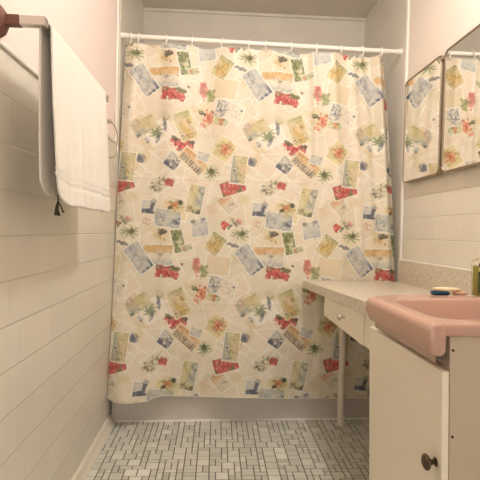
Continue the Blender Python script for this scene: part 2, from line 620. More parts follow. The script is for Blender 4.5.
def card(cx, cy, w, h, rot, painter, border=1.0, rim=(251, 245, 230), wash=0.42):
    w, h = w * 1.08, h * 1.08
    a, b = local(cx, cy, rot)
    blend(rect_mask(a, b, w + 1.6, h + 1.6, 0.8) * 0.18, RGB(190, 168, 136))
    blend(rect_mask(a, b, w, h) * 0.95, RGB(*rim))
    m = rect_mask(a, b, w - 1.9 * border, h - 1.9 * border)
    painter(m, a / (w / 2), b / (h / 2), a, b)
    blend(m * sstep(N3c, 0.42, 0.8) * wash, RGB(240, 228, 202))
    blend(m * lines(N15b, 0.5, 0.10) * sstep(N6c, 0.3, 0.6) * 0.65, RGB(84, 76, 56))


def lines(noise, lvl, wid):
    return sstep(wid - np.abs(noise - lvl), 0, wid)


def p_land(m, u, v, a, b):
    blend(m, RGB(232, 224, 205))
    blend(m * sstep(-v, 0.05, 0.35) * 0.9, RGB(226, 180, 112))
    blend(m * sstep(-v, 0.55, 0.95) * 0.6, RGB(206, 178, 130))
    blend(m * lines(N3 + v * 0.4, 0.6, 0.09) * 0.45, RGB(140, 140, 138))
    blend(m * sstep(v, 0.25, 0.8) * 0.55, RGB(176, 184, 182))
    blend(m * lines(N6, 0.5, 0.08) * sstep(-v, 0, 0.2) * 0.5, RGB(176, 112, 60))


def p_blue(m, u, v, a, b, dark=(62, 72, 108)):
    blend(m, RGB(188, 190, 188))
    blend(m * sstep(N6, 0.4, 0.8) * 0.6, RGB(214, 212, 200))
    blend(m * lines(N3, 0.5, 0.08) * 0.5, RGB(120, 132, 148))
    blend(m * sstep(v, 0.2, 0.7) * sstep(N3b, 0.42, 0.6) * 0.85, RGB(*dark))


def p_postcard(m, u, v, a, b):
    blend(m, RGB(196, 200, 196))
    blend(m * sstep(-v, 0.0, 0.8) * 0.5, RGB(216, 214, 196))
    blend(m * lines(N3, 0.5, 0.1) * 0.5, RGB(132, 146, 158))
    blend(m * sstep(u, 0.15, 0.5) * sstep(0.5 - np.abs(v - 0.15), 0, 0.3) * sstep(N3b, 0.45, 0.6) * 0.9, RGB(62, 72, 104))


def p_green(m, u, v, a, b):
    blend(m, RGB(142, 150, 92))
    blend(m * sstep(N3, 0.45, 0.65) * 0.8, RGB(206, 208, 160))
    blend(m * lines(N2c, 0.5, 0.12) * 0.7, RGB(52, 62, 40))
    blend(m * sstep(-u, 0.3, 0.8) * sstep(N3b, 0.4, 0.6) * 0.7, RGB(64, 78, 50))


def p_yellow(m, u, v, a, b):
    blend(m, RGB(216, 202, 146))
    r = np.sqrt((u * 1.1) ** 2 + (v - 0.15) ** 2)
    blend(m * sstep(0.75 - r, 0, 0.3) * 0.8, RGB(226, 190, 108))
    blend(m * lines(r + 0.5 * (N3 - 0.5), 0.6, 0.13) * 0.65, RGB(176, 112, 66))
    blend(m * sstep(-v, 0.45, 0.9) * 0.6, RGB(160, 166, 108))
    blend(m * lines(N2c, 0.5, 0.07) * 0.35, RGB(130, 116, 70))


def p_half(m, u, v, a, b):
    blend(m, RGB(218, 204, 152))
    blend(m * sstep(u + 0.3 * v, -0.1, 0.3) * 0.85, RGB(186, 190, 178))
    blend(m * sstep(u, -0.1, 0.3) * sstep(N3, 0.5, 0.7) * 0.7, RGB(98, 112, 116))
    blend(m * sstep(v, 0.35, 0.5) * 0.6, RGB(206, 192, 122))
    blend(m * sstep(v, 0.4, 0.6) * sstep(N3b, 0.5, 0.65) * 0.75, RGB(72, 78, 56))
    blend(m * lines(N2c, 0.5, 0.08) * 0.4, RGB(120, 110, 72))


def p_yblue(m, u, v, a, b):
    blend(m, RGB(214, 200, 148))
    blend(m * sstep(-u + 0.5 * v, 0.0, 0.5) * 0.8, RGB(170, 178, 166))
    blend(m * sstep(-u + v, 0.5, 1.2) * sstep(N3, 0.4, 0.6) * 0.8, RGB(70, 82, 84))
    blend(m * lines(N3b, 0.5, 0.08) * 0.5, RGB(150, 126, 70))


def p_sunset(m, u, v, a, b):
    blend(m, RGB(226, 214, 190))
    blend(m * sstep(-v, 0.0, 0.5) * 0.8, RGB(226, 170, 112))
    blend(m * sstep(-v, 0.4, 0.9) * sstep(N3, 0.5, 0.7) * 0.7, RGB(190, 96, 70))
    blend(m * lines(N3, 0.5, 0.1) * sstep(v, 0, 0.3) * 0.5, RGB(130, 132, 126))


def p_crowd(m, u, v, a, b):
    blend(m, RGB(226, 192, 140))
    blend(m * sstep(v, -0.1, 0.3) * 0.7, RGB(206, 192, 164))
    stripes = 0.5 + 0.5 * np.sin(a * 2.1 + 3 * (N3 - 0.5))
    blend(m * sstep(v, -0.15, 0.15) * sstep(stripes * 0.7 + N3b * 0.5, 0.6, 0.8) * 0.85, RGB(92, 84, 92))
    blend(m * sstep(-v, 0.0, 0.5) * sstep(N3, 0.55, 0.7) * 0.5, RGB(204, 128, 86))


def p_red(m, u, v, a, b):
    blend(m, RGB(128, 122, 84))
    r = np.sqrt(u * u + v * v)
    fl = sstep(N3 + 0.55 - 0.45 * r, 0.42, 0.55)
    blend(m * fl, RGB(206, 84, 78))
    blend(m * fl * sstep(N2c, 0.5, 0.7) * 0.8, RGB(232, 146, 132))
    blend(m * fl * lines(N3b, 0.5, 0.08) * 0.7, RGB(150, 44, 48))


def p_plain(m, u, v, a, b):
    blend(m * 0.6, RGB(232, 214, 180))
    blend(m * lines(N3, 0.5, 0.04) * 0.25, RGB(190, 168, 140))


def p_lightblue(m, u, v, a, b):
    blend(m, RGB(214, 212, 200))
    blend(m * sstep(v, -0.3, 0.6) * 0.5, RGB(184, 190, 192))
    blend(m * sstep(u, 0.1, 0.4) * sstep(-v, 0.1, 0.4) * sstep(N3, 0.35, 0.6) * 0.9, RGB(104, 90, 134))
    blend(m * sstep(-u, 0.3, 0.6) * sstep(-v, 0.2, 0.6) * sstep(N3b, 0.35, 0.6) * 0.8, RGB(92, 106, 70))
    blend(m * lines(N3, 0.45, 0.06) * 0.4, RGB(130, 138, 150))


def p_sketch(m, u, v, a, b):
    blend(m * 0.8, RGB(236, 224, 202))
    s_ = sstep(-u, 0.15, 0.4)
    blend(m * s_ * 0.6, RGB(200, 204, 204))
    blend(m * s_ * lines(N3, 0.5, 0.16) * 0.9, RGB(66, 72, 96))
    blend(m * sstep(0.16 - np.hypot(u - 0.75, v + 0.35), 0, 0.1) * 0.9, RGB(84, 84, 110))
    blend(m * lines(N2c, 0.5, 0.05) * sstep(u, 0, 0.3) * 0.3, RGB(150, 136, 116))


def p_stampgreen(m, u, v, a, b):
    blend(m, RGB(206, 204, 160))
    blend(m * sstep(N2c, 0.5, 0.65) * 0.8, RGB(100, 112, 70))
    blend(m * sstep(N3b, 0.6, 0.75) * 0.8, RGB(214, 132, 88))


def p_darkblue(m, u, v, a, b):
    blend(m * 0.85, RGB(206, 204, 196))
    blend(m * sstep(N3 + 0.35 * v - 0.1 * np.abs(u), 0.48, 0.62) * 0.9, RGB(70, 74, 100))
    blend(m * lines(N2c, 0.5, 0.08) * 0.5, RGB(100, 104, 120))


def halo(cx, cy, rx, ry, rot, colr=(216, 198, 140), op=0.5):
    a, b = local(cx, cy, rot)
    r = np.sqrt((a / rx) ** 2 + (b / ry) ** 2)
    blend(sstep(1.15 - r + 0.5 * (N3c - 0.5), 0, 0.6) * (0.6 + 0.6 * (N6c - 0.3)) * op, RGB(*colr))


def flower(cx, cy, r, colr, cc, seed, petals=9, op=0.9, squash=0.8, rot=0):
    halo(cx, cy, r * 1.9, r * 1.5, rot + 30)
    a, b = local(cx, cy, rot)
    b = b / squash
    rr = np.hypot(a, b); ang = np.arctan2(b, a)
    edge = r * (0.86 + 0.14 * np.cos(petals * ang + seed)) + 5.0 * (N3 - 0.5) + 3 * (N15b - 0.5)
    m = sstep(edge - rr, 0, 0.8)
    blend(m * op, RGB(*colr))
    blend(m * sstep(N2c, 0.5, 0.7) * 0.6, RGB(*[min(255, q + 44) for q in colr]))
    blend(m * lines(N3b, 0.5, 0.09) * 0.6, RGB(*[int(q * 0.62) for q in colr]))
    blend(m * sstep(N15b, 0.62, 0.75) * 0.6, RGB(112, 110, 66))
    blend(m * sstep(N2c, 0.6, 0.8) * 0.5, RGB(246, 226, 190))
    blend(sstep(r * 0.3 - rr, 0, 0.9) * 0.8, RGB(*cc))


def palm(cx, cy, r, colr, rot=0, n=8, squash=0.75, seed=0, wid=0.55):
    halo(cx, cy, r * 1.1, r * 0.9, rot, (196, 194, 140), 0.45)
    r *= 1.12; wid *= 1.5
    a, b = local(cx, cy, rot)
    b = b / squash
    rr = np.hypot(a, b); ang = np.arctan2(b, a) + 0.25 * np.sin(rr * 0.5 + seed)
    rs = np.random.default_rng(seed + 50)
    m = np.zeros_like(a)
    for k in range(n):
        a0 = 2 * math.pi * k / n + rs.uniform(-0.25, 0.25)
        rk = r * rs.uniform(0.65, 1.05)
        d = np.abs((ang - a0 + math.pi) % (2 * math.pi) - math.pi) * rr
        m = np.maximum(m, sstep(wid * (1.25 - rr / rk) + 0.35 - d, 0, 0.45) * (rr < rk))
    blend(m * 0.75, RGB(*colr))
    blend(m * sstep(N2c, 0.5, 0.7) * 0.6, RGB(*[min(255, q + 50) for q in colr]))


def branch(cx, cy, w, h, rot, colr, seed, op=0.85):
    a, b = local(cx, cy, rot)
    f = np.exp(-((a / (w / 2)) ** 4 + (b / (h / 2)) ** 4))
    halo(cx, cy, w * 0.5, h * 0.5, rot, (206, 198, 152), 0.35)
    c0 = b - 0.18 * h * np.sin(a / w * 5 + seed)
    m = sstep(0.5 - np.abs(c0), 0, 0.45)
    m = np.maximum(m, sstep(0.45 - np.abs(np.abs(b) - 0.28 * (a + w * 0.3)), 0, 0.4))
    m = np.maximum(m, sstep(N2c - 0.5, 0.04, 0.14) * sstep(0.3 * h - np.abs(c0), 0, 1.0) * 0.8)
    blend(m * f * op, RGB(*colr))


def spot(cx, cy, rx, ry, rot, colr, op=0.9, th=0.35):
    a, b = local(cx, cy, rot)
    r = np.sqrt((a / rx) ** 2 + (b / ry) ** 2)
    m = sstep(0.5 * N3 + 0.5 * N15b + 0.75 - r * 0.75, th, th + 0.2) * (r < 1.3)
    blend(m * op, RGB(*colr))
    blend(m * sstep(N2c, 0.5, 0.75) * 0.45, RGB(*[min(255, q + 70) for q in colr]))
    blend(m * sstep(N15b, 0.6, 0.75) * 0.4, RGB(*[int(q * 0.6) for q in colr]))


# pale overlapping papers first
prs = np.random.default_rng(3)
for k in range(26):
    paper(prs.uniform(170, 283), prs.uniform(97, 270), prs.uniform(24, 40), prs.uniform(18, 28), prs.uniform(-70, 70),
          tint=[(244, 230, 206), (240, 224, 200), (236, 222, 198), (244, 226, 208)][k % 4], op=0.4)
for k in range(14):                      # faded handwriting and postmarks
    a, b = local(prs.uniform(170, 283), prs.uniform(97, 270), prs.uniform(-50, 50))
    f = rect_mask(a, b, 18, 7, 1.5)
    blend(f * sstep(np.sin(b * 2.4 + N3 * 3), 0.55, 0.9) * 0.22, RGB(150, 130, 116))
# wide card grounds behind the motifs
paper(173, 206, 36, 22, 18); paper(281, 381.7, 29, 17, 18, (240, 222, 178), 0.85, 1.3)
paper(128, 232, 24, 20, -8); paper(153, 306, 26, 21, -28, (248, 240, 224), 0.85, 1.3)
paper(270, 355, 28, 18, -32, (242, 230, 208), 0.8, 1.2)
paper(208, 338, 22, 22, 12, (242, 228, 200), 0.7, 1.1); paper(145, 336, 28, 17, 35, (242, 228, 206), 0.6, 1.2)
paper(226.7, 91.7, 27, 21, 8, (234, 216, 182), 0.8, 1.4); paper(186, 249, 20, 15, -12)
paper(219, 322, 20, 22, 33, (234, 216, 160), 0.85, 1.2); paper(125, 283, 26, 20, -30, (240, 222, 196), 0.6, 1.2)
# the motifs
card(179, 239, 12.5, 23, -13, p_green); card(188, 246, 11, 7, -15, p_stampgreen, 0.7)
flower(161, 233, 7, (214, 180, 120), (110, 90, 66), 1, 5, 0.8, 0.75); spot(163, 230, 4.5, 2.5, 20, (92, 86, 70))
card(168.5, 217.5, 26, 17.5, 8, p_postcard)
card(149, 206, 14.5, 14, 4, p_darkblue)
palm(176, 204.5, 10, (138, 120, 60), 10, 10, 0.8, 2, 0.8); flower(175.5, 205, 6.2, (226, 142, 84), (190, 104, 56), 2, 8)
spot(181, 202, 2.6, 2, 0, (70, 74, 50)); spot(171, 207, 2.4, 1.6, 0, (96, 88, 52))
a_, b_ = local(146.7, 220, 20)
for s_ in (-1.8, 1.8):
    blend(sstep(0.8 - np.abs(np.hypot((a_ - s_) * 1.3, b_ * 0.8) - 2.2), 0, 0.8) * 0.75, RGB(206, 122, 104))
palm(130, 230.5, 9.5, (112, 120, 62), 8, 9, 0.78, 4, 0.7); spot(131, 229, 2.4, 2, 0, (98, 96, 52))
spot(122.5, 241, 7, 1.8, 12, (116, 116, 120), 0.8); spot(128.5, 245.5, 2.5, 2, 0, (200, 176, 120), 0.7)
card(207, 232, 10, 9, -20, p_plain, 0.6)
branch(237, 221, 13, 11, 20, (84, 92, 58), 1); spot(241, 220, 3.2, 2, 0, (206, 128, 116), 0.7)
spot(226.3, 224, 4.2, 3.6, 10, (206, 74, 62)); spot(231, 226, 3, 1.6, -30, (96, 104, 66), 0.8)
card(201, 226, 17.5, 18, -10, p_lightblue)
card(196.5, 198.5, 16.5, 28, 12, p_half)
card(216.7, 242.5, 17, 21, 34, p_yellow)
card(230, 203, 15, 20, -42, p_sunset)
card(235, 187, 25, 15, -17, p_red, wash=0.12)
spot(198.5, 265, 4.6, 7.5, -10, (222, 126, 108)); branch(198.5, 265, 9, 14, 60, (168, 74, 66), 2, 0.7)
spot(205, 269, 3.8, 7, 12, (166, 172, 108)); branch(205, 269, 8, 12, 80, (112, 122, 66), 3, 0.7)
card(224, 284.5, 28, 17.5, 16, p_sketch)
card(215, 295, 15, 9, 16, p_stampgreen, 0.9)
flower(202.5, 290.5, 7.5, (226, 134, 96), (196, 96, 66), 3, 7, 0.9, 1.0, 20); spot(196, 286, 4, 1.8, 30, (80, 86, 54)); spot(197.5, 297.5, 3, 2.2, 0, (214, 120, 92), 0.7)
card(138, 300, 23, 14, -30, p_yblue, 0.5, (226, 212, 168))
card(140.5, 314, 7, 5, 50, p_darkblue, 0.5)
palm(150, 306.5, 7.5, (92, 112, 58), 0, 8, 0.9, 7, 0.8); spot(159, 299, 1.7, 8, -8, (120, 126, 140), 0.85)
spot(160.5, 292, 3, 2.5, 0, (206, 186, 130), 0.7); spot(152, 311, 1.6, 5, 20, (110, 118, 130), 0.6)
card(129.7, 297.5, 5.5, 5.5, -35, p_darkblue, 0.6, (176, 160, 140))
card(179.5, 299.5, 17, 27, -22, p_yellow, 1.0, (236, 228, 186))
spot(171.5, 316.5, 6, 4, 20, (206, 78, 76)); spot(182.5, 318.5, 6.5, 4, -15, (208, 82, 80)); spot(176.5, 320, 6, 4, 0, (198, 70, 72))
spot(170, 312.5, 4, 1.8, 30, (92, 92, 56)); spot(186, 316, 3, 2.4, 0, (108, 96, 66)); spot(177, 323.5, 3.5, 2, 0, (84, 84, 60), 0.8)
spot(134, 332, 4.2, 3.6, 10, (74, 78, 116)); palm(134, 332, 5, (84, 88, 124), 20, 6, 0.9, 9, 0.5)
card(166.7, 334, 15, 16, 35, p_darkblue)
card(187, 333.5, 28, 14.5, 41, p_crowd, 1.1, (246, 232, 198))
card(197, 328.5, 12, 9, 18, p_lightblue, 0.6)
palm(205.5, 344, 8.5, (106, 116, 64), 5, 9, 0.8, 12, 0.75); spot(205.5, 343, 2.6, 2.4, 0, (92, 98, 56))
palm(219.5, 322, 10, (158, 130, 66), 15, 12, 0.9, 15, 0.9); flower(219.5, 321.5, 6.6, (222, 138, 100), (196, 104, 76), 4, 9, 0.9, 1.0)
card(120.5, 340, 16, 27, 6, p_yblue, 1.0)
card(229, 342, 3.5, 3.5, 10, p_darkblue, 0.3)
branch(267, 357, 24, 17, -28, (92, 90, 60), 5); spot(275.8, 356.5, 4, 3.6, 0, (206, 84, 70)); branch(262, 361, 12, 10, 30, (84, 76, 60), 8)
for hx_, hy_, rx_, ry_, cc_ in ((262, 150, 9, 5, 0), (124, 255, 7, 9, 1), (150, 262, 8, 4, 2), (190, 283, 6, 4, 0), (245, 300, 5, 9, 2),
                                (212, 372, 7, 5, 1), (252, 330, 5, 9, 0), (188, 352, 6, 5, 2), (160, 290, 6, 4, 1), (242, 255, 6, 5, 2), (215, 208, 6, 7, 2), (132, 196, 8, 6, 0), (247, 170, 5, 6, 2)):
    halo(hx_, hy_, rx_, ry_, 20, ((220, 200, 140), (204, 200, 160), (222, 190, 150))[cc_], 0.55)
# red strip on top of the landscape
card(165.5, 80, 30, 20, 1, p_land)
card(146, 82.5, 17, 30, -36, p_blue)
a_, b_ = local(175, 97, 8)
mk = sstep(N3 + 0.62 - 0.55 * np.sqrt((a_ / 12.5) ** 2 + (b_ / 6.6) ** 2), 0.34, 0.46) * rect_mask(a_, b_, 25, 13, 1.0)
p_red(mk, a_ / 12.5, b_ / 6.5, a_, b_)
spot(183, 93.5, 4.5, 2.4, 10, (120, 122, 72)); spot(167, 92, 3, 1.6, 20, (122, 116, 72), 0.7)
spot(190, 90, 1.4, 1.2, 0, (150, 100, 76), 0.8)
card(146.7, 374, 4.8, 4.8, 38, p_darkblue, 0.4, (150, 124, 104))
branch(150, 384, 12, 7, -60, (150, 136, 128), 4, 0.35)
grey = img.mean(-1, keepdims=True)
img = img + (grey - img) * 0.04
img = img * 0.97 + CREAM * 0.03
img = np.clip(img, 0.015, 0.92)

# ------------------------------------------------------------------ shower curtain
PX, PZ = 0.580, 0.914
cur = empty('shower_curtain', (0.2, 2.36, 0.1), 'floor length cream shower curtain printed with scattered postcards, stamps and flowers', 'shower curtain')
NX, NZ = 600, 680
s = np.linspace(0, 1, NX)
t = np.linspace(0, 1, NZ)
SS, TT = np.meshgrid(s, t)
# hem height along s
hx = np.array([0, .03, .07, .13, .15, .18, .22, .30, .42, .5, .6, .72, .85, 1.0])
hz = np.array([.112, .092, .085, .098, .118, .128, .127, .126, .120, .118, .116, .119, .120, .118])
hem = np.interp(s, hx, hz)
RING_PX = [-0.478, -0.437, -0.295, -0.155, 0.004, 0.145, 0.236, 0.374, 0.516, 0.648, 0.769, 0.874]
ring_x = np.array(RING_PX)
# arc position of rings along the top edge
x_top_l, x_top_r = -0.507, 0.908
x_bot_l, x_bot_r = -0.5265, 0.970
ring_s = (ring_x - x_top_l) / (x_top_r - x_top_l)
# sag of the top edge between rings
ztop = np.zeros(NX)
for k in range(NX):
    sk = s[k]
    i = np.searchsorted(ring_s, sk)
    if i == 0 or i == len(ring_s):
        ztop[k] = -0.010 * min(1, 40 * min(abs(sk - ring_s[0]), abs(sk - ring_s[-1])))
    else:
        w = ring_s[i] - ring_s[i - 1]; q = (sk - ring_s[i - 1]) / w
        ztop[k] = -0.09 * w * 4 * q * (1 - q)
XX_top = x_top_l + (x_top_r - x_top_l) * s
top_z = np.array([ROD_Z(x) for x in XX_top]) - 0.027 + ztop
Z = top_z[None, :] * (1 - TT) + hem[None, :] * TT
zz = (Z - 0.1) / 1.9
wide = 1 - np.clip((Z - 0.75) / 1.2, 0, 1) ** 1.6          # 0 at the rod, 1 below
XLft = x_top_l + (x_bot_l - x_top_l) * wide
XRgt = x_top_r + (x_bot_r - x_top_r) * wide
X = XLft + (XRgt - XLft) * SS
rs = TUB_Y(X) - 0.022
top_y = ROD_Y(X)
k = np.clip((Z - 0.36) / 1.58, 0, 1)
Y = rs * (1 - k) + top_y * k
Y_flat, k_flat = Y.copy(), k.copy()
# folds: gentle ripples following the rings, fading downwards, deeper towards the right edge
rip = np.zeros(NX)
for i in range(len(ring_s) - 1):
    sel = (s >= ring_s[i]) & (s <= ring_s[i + 1])
    q = (s[sel] - ring_s[i]) / (ring_s[i + 1] - ring_s[i])
    amp = (1 if i % 2 else -1) * (0.004 + 0.06 * (ring_s[i + 1] - ring_s[i]) )
    rip[sel] = amp * np.sin(np.pi * q)
Y = Y + rip[None, :] * (0.35 + 0.9 * k)
Y = Y + 0.007 * np.sin(SS * 21 + 1.3 + 0.8 * TT) * (0.4 + 0.6 * k)
for (s0, wd, am, tz) in ((0.71, 0.012, 0.014, 1), (0.79, 0.014, 0.012, 1), (0.865, 0.018, 0.018, 1), (0.93, 0.018, -0.022, 1),
                         (0.965, 0.012, 0.020, 1), (0.36, 0.03, 0.007, 0.4), (0.55, 0.03, 0.006, 0.4), (0.135, 0.02, -0.006, 1)):
    Y = Y - am * np.exp(-((SS - s0 - 0.012 * TT) / wd) ** 2) * (0.25 + 0.75 * k)
# the left edge turns back to the wall
Y = Y + 0.02 * np.exp(-(SS / 0.012) ** 2) * (0.2 + 0.8 * k)
Y = Y + 0.05 * np.exp(-((SS - 1) / 0.016) ** 2) * (0.15 + 0.85 * k)
# scallops at the hem
hemk = np.clip((0.75 - Z) / 0.65, 0, 1) ** 1.3
wave = 0.5 + 0.5 * np.cos((SS - 0.47) * 2 * math.pi / 0.40)
Y = Y - hemk * (0.055 * wave * (SS < 0.75) * sstep(0.76 - SS, 0, 0.1) + 0.035 * np.exp(-((SS - 0.05) / 0.07) ** 2) + 0.01)
# creases from the package
Y = Y - 0.0016 * np.exp(-(((Z - 1.27) / 0.006) ** 2)) - 0.0014 * np.exp(-(((Z - 0.62) / 0.006) ** 2))
# clear of the counter's end
lim = np.where((X > 0.44) & (Z > 0.69) & (Z < 0.82), TUB_Y(X) - 0.014, 0)
Y = np.maximum(Y, lim)
Z = 1 - (1 - Z) * (1 + TT ** 2 * (Y / 2.36 - 1))
verts = np.stack([X - cur.location.x, Y - cur.location.y, Z - cur.location.z], -1).reshape(-1, 3).astype(np.float32)
ii = (np.arange(NZ - 1)[:, None] * NX + np.arange(NX - 1)[None, :]).ravel()
faces = np.stack([ii, ii + NX, ii + NX + 1, ii + 1], -1).astype(np.int32)
me = bpy.data.meshes.new('curtain_cloth')
me.vertices.add(len(verts)); me.vertices.foreach_set('co', verts.ravel())
me.loops.add(faces.size); me.loops.foreach_set('vertex_index', faces.ravel())
me.polygons.add(len(faces)); me.polygons.foreach_set('loop_start', np.arange(0, faces.size, 4, dtype=np.int32))
me.update(calc_edges=True)
me.polygons.foreach_set('use_smooth', np.ones(len(faces), bool))
# print lookup
# the cloth is gathered a little at the rod and towards both edges
gather = 1 - 0.030 * k_flat
Ze = 1 + (Z - 1) * gather
Xe = X * gather + 0.020 * (1.69 - Z)
Xe = Xe - 0.022 * k_flat * np.clip((X - 0.18) / 0.35, 0, 1) - 0.020 * (1 - k_flat) * np.clip(-X / 0.5, 0, 1) \
     - 0.006 * (1 - k_flat) * np.clip((X - 0.3) / 0.4, 0, 1)
pu = ((Xe + 0.241) / PX * PW) % PW
pv = ((1.697 - Ze) / PZ * PH) % PH
fi, fj = pu * S - 0.5, pv * S - 0.5
i0, j0 = np.floor(fi).astype(int), np.floor(fj).astype(int)
ti, tj = (fi - i0)[..., None], (fj - j0)[..., None]
colr = (img[j0 % THH, i0 % TW] * (1 - ti) + img[j0 % THH, (i0 + 1) % TW] * ti) * (1 - tj) + \
       (img[(j0 + 1) % THH, i0 % TW] * (1 - ti) + img[(j0 + 1) % THH, (i0 + 1) % TW] * ti) * tj
hemline = (TT * np.ones_like(Z)) > 0.9975
colr[hemline] = RGB(246, 238, 220)
rgba = np.concatenate([colr, np.ones(colr.shape[:2] + (1,))], -1).astype(np.float32)
at = me.color_attributes.new('print', 'FLOAT_COLOR', 'POINT')
at.data.foreach_set('color', rgba.ravel())
me.materials.append(M_curtain)
cloth = bpy.data.objects.new('curtain_cloth', me)
link(cloth, cur)

# rings
ring0 = None
for i, x in enumerate(RING_PX):
    zr, yr = ROD_Z(x), ROD_Y(x)
    if ring0 is None:
        pts = []
        for k in range(28):
            a = 2 * math.pi * k / 28
            rx_, rz_ = 0.0175, 0.027
            pts.append((0.0022 * math.sin(a), rx_ * math.cos(a) * (1 - 0.18 * math.sin(a)), -0.0105 + rz_ * math.sin(a)))
        o = obj('curtain_ring', tube_bm(pts, 0.0036, 10, closed=True), M_white_plastic, None, True)
        ring0 = o
    else:
        o = ring0.copy(); COL.objects.link(o)
    o.location = (x, yr, zr)
    o.rotation_euler = (0, 0, [0.5, 0.25, 0.55, 0.1, -0.12, 0.15, 0.1, 0.2, -0.1, 0.15, 0.2, 0.1][i])
    order = ['first', 'second', 'third', 'fourth', 'fifth', 'sixth', 'seventh', 'eighth', 'ninth', 'tenth', 'eleventh', 'twelfth'][i]
    tag(o, 'white plastic curtain ring, %s from the left along the rod' % order, 'curtain ring', 'curtain rings on the rod')

# ------------------------------------------------------------------ towel bar and towel
BX, BZ = -0.42, 1.478
Y0, Y1 = 1.084, 1.69
bar = empty('towel_bar', (XL, Y0, BZ), 'square chrome towel bar on the left wall holding the white towel', 'towel bar')
hb = 0.0105
def rel(o, root):
    o.location = -Vector(root.location)
    return o
rel(obj('bar_rail', box_bm(BX - 0.006, BX + 0.006, Y0, Y1, BZ - 0.009, BZ + 0.009, 0.0012), M_chrome, bar), bar)
for y in (Y0, Y1):
    rel(obj('bar_post', box_bm(XL + 0.014 if y == Y1 else XL + 0.062, BX + 0.011, y - hb, y + hb, BZ - hb, BZ + hb, 0.0015), M_chrome, bar), bar)
o = obj('wall_plate', box_bm(0, 0.014, -0.02, 0.02, -0.02, 0.02, 0.004, 3), M_chrome, bar, True, sharp=40)
o.location = (0.0, Y1 - Y0, 0.0)
o = obj('wall_plate', lathe_bm([(0, 0), (0.040, 0), (0.039, 0.008), (0.034, 0.018), (0.022, 0.027), (0.012, 0.031), (0, 0.032)], 36, 'X'), M_plate_reflection, bar, True)
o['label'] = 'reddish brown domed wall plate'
rel(obj('post_reflection', box_bm(XL + 0.03, XL + 0.062, Y0 - 0.0112, Y0 + 0.0112, BZ - 0.0112, BZ + 0.0112, 0.001), M_plate_reflection, bar), bar)['label'] = 'near post section coloured with a reddish brown reflection'  # brown reflection in the chrome post, put in as a coloured section

# towel: U-shaped sheet over the rail
tw = empty('bath_towel', (BX, 1.38, 1.05), 'white terry bath towel draped over the chrome towel bar', 'towel')
ty0, ty1 = 1.105, 1.625
prof = []
zf, zb = 1.058, 1.082
XFt, XBk = -0.404, -0.434
nb = 70
for k in range(nb + 1):
    prof.append(('b', zb + (BZ - zb) * k / nb))
for k in range(1, 12):
    prof.append(('t', math.pi * k / 12))
for k in range(nb + 1):
    prof.append(('f', BZ - (BZ - zf) * k / nb))
NY = 90
vs, fs = [], []
for i, (kind, val) in enumerate(prof):
    for j in range(NY + 1):
        q = j / NY
        y = ty0 + (ty1 - ty0) * q
        if kind == 'b':
            d = (BZ - val) / (BZ - zb)
            x = XBk - 0.004 * d
            x += 0.004 * math.sin(q * 14 + 1) * d
            z = val
            y += 0.018 * d * d * (0.5 - q) * 2 * (1 if q < .5 else 0)
            if q < 0.12:                                   # rounded near corner
                z += 0.030 * ((0.12 - q) / 0.12) ** 2 * max(0, (d - 0.8) / 0.2)
        elif kind == 't':
            rr = (XFt - XBk) / 2
            x = (XFt + XBk) / 2 - math.cos(val) * rr
            z = BZ + math.sin(val) * (rr * 0.60)
            z += 0.0
        else:
            d = (BZ - val) / (BZ - zf)
            x = XFt + 0.012 * d
            x += (0.0065 * math.sin(q * 19 + 0.4) + 0.005 * math.sin(q * 33 + 2 + d)) * min(1, d * 1.6) * (0.4 + 0.6 * d)
            z = val
            y += 0.060 * d * q - 0.0 + 0.03 * (1 - q) * max(0, d - 0.45) * 1.2
            if q < 0.14:
                z += 0.038 * ((0.14 - q) / 0.14) ** 2.0 * max(0, (d - 0.72) / 0.28)
            if q > 0.93:
                z += 0.012 * ((q - 0.93) / 0.07) ** 2 * max(0, (d - 0.8) / 0.2)
            # woven band above the hem
            dd = val - (zf + 0.055)
            x -= 0.004 * math.exp(-(dd / 0.004) ** 2) + 0.003 * math.exp(-((dd - 0.018) / 0.003) ** 2)
        vs.append((x - BX, y - 1.38, z - 1.05))
for i in range(len(prof) - 1):
    for j in range(NY):
        a = i * (NY + 1) + j
        fs.append((a, a + 1, a + NY + 2, a + NY + 1))
to = mesh_obj('towel_cloth', vs, fs, M_towel, tw)
sm = to.modifiers.new('solid', 'SOLIDIFY'); sm.thickness = 0.004; sm.offset = 1
# dark cord tassel at the near lower edge
bm = bmesh.new()
tube_bm([(0, 0, 0.02), (0.001, 0.002, 0.0), (-0.002, 0.006, -0.02), (0.0, 0.012, -0.034)], [0.0022, 0.0018, 0.0028, 0.0042], 8, bm=bm)
tube_bm([(0, 0, 0.004), (0.004, 0.012, -0.008), (0.008, 0.022, -0.026)], [0.0018, 0.0018, 0.0026], 8, bm=bm)
tube_bm([(0, 0, 0.004), (-0.002, -0.006, -0.012), (-0.002, -0.008, -0.034)], [0.0018, 0.0024, 0.0048], 8, bm=bm)
o = obj('cord_tassel', bm, M_cord, tw, True)
o.location = Vector((-0.428, 1.232, 1.066)) - tw.location
o['label'] = 'dark green cord tassel'

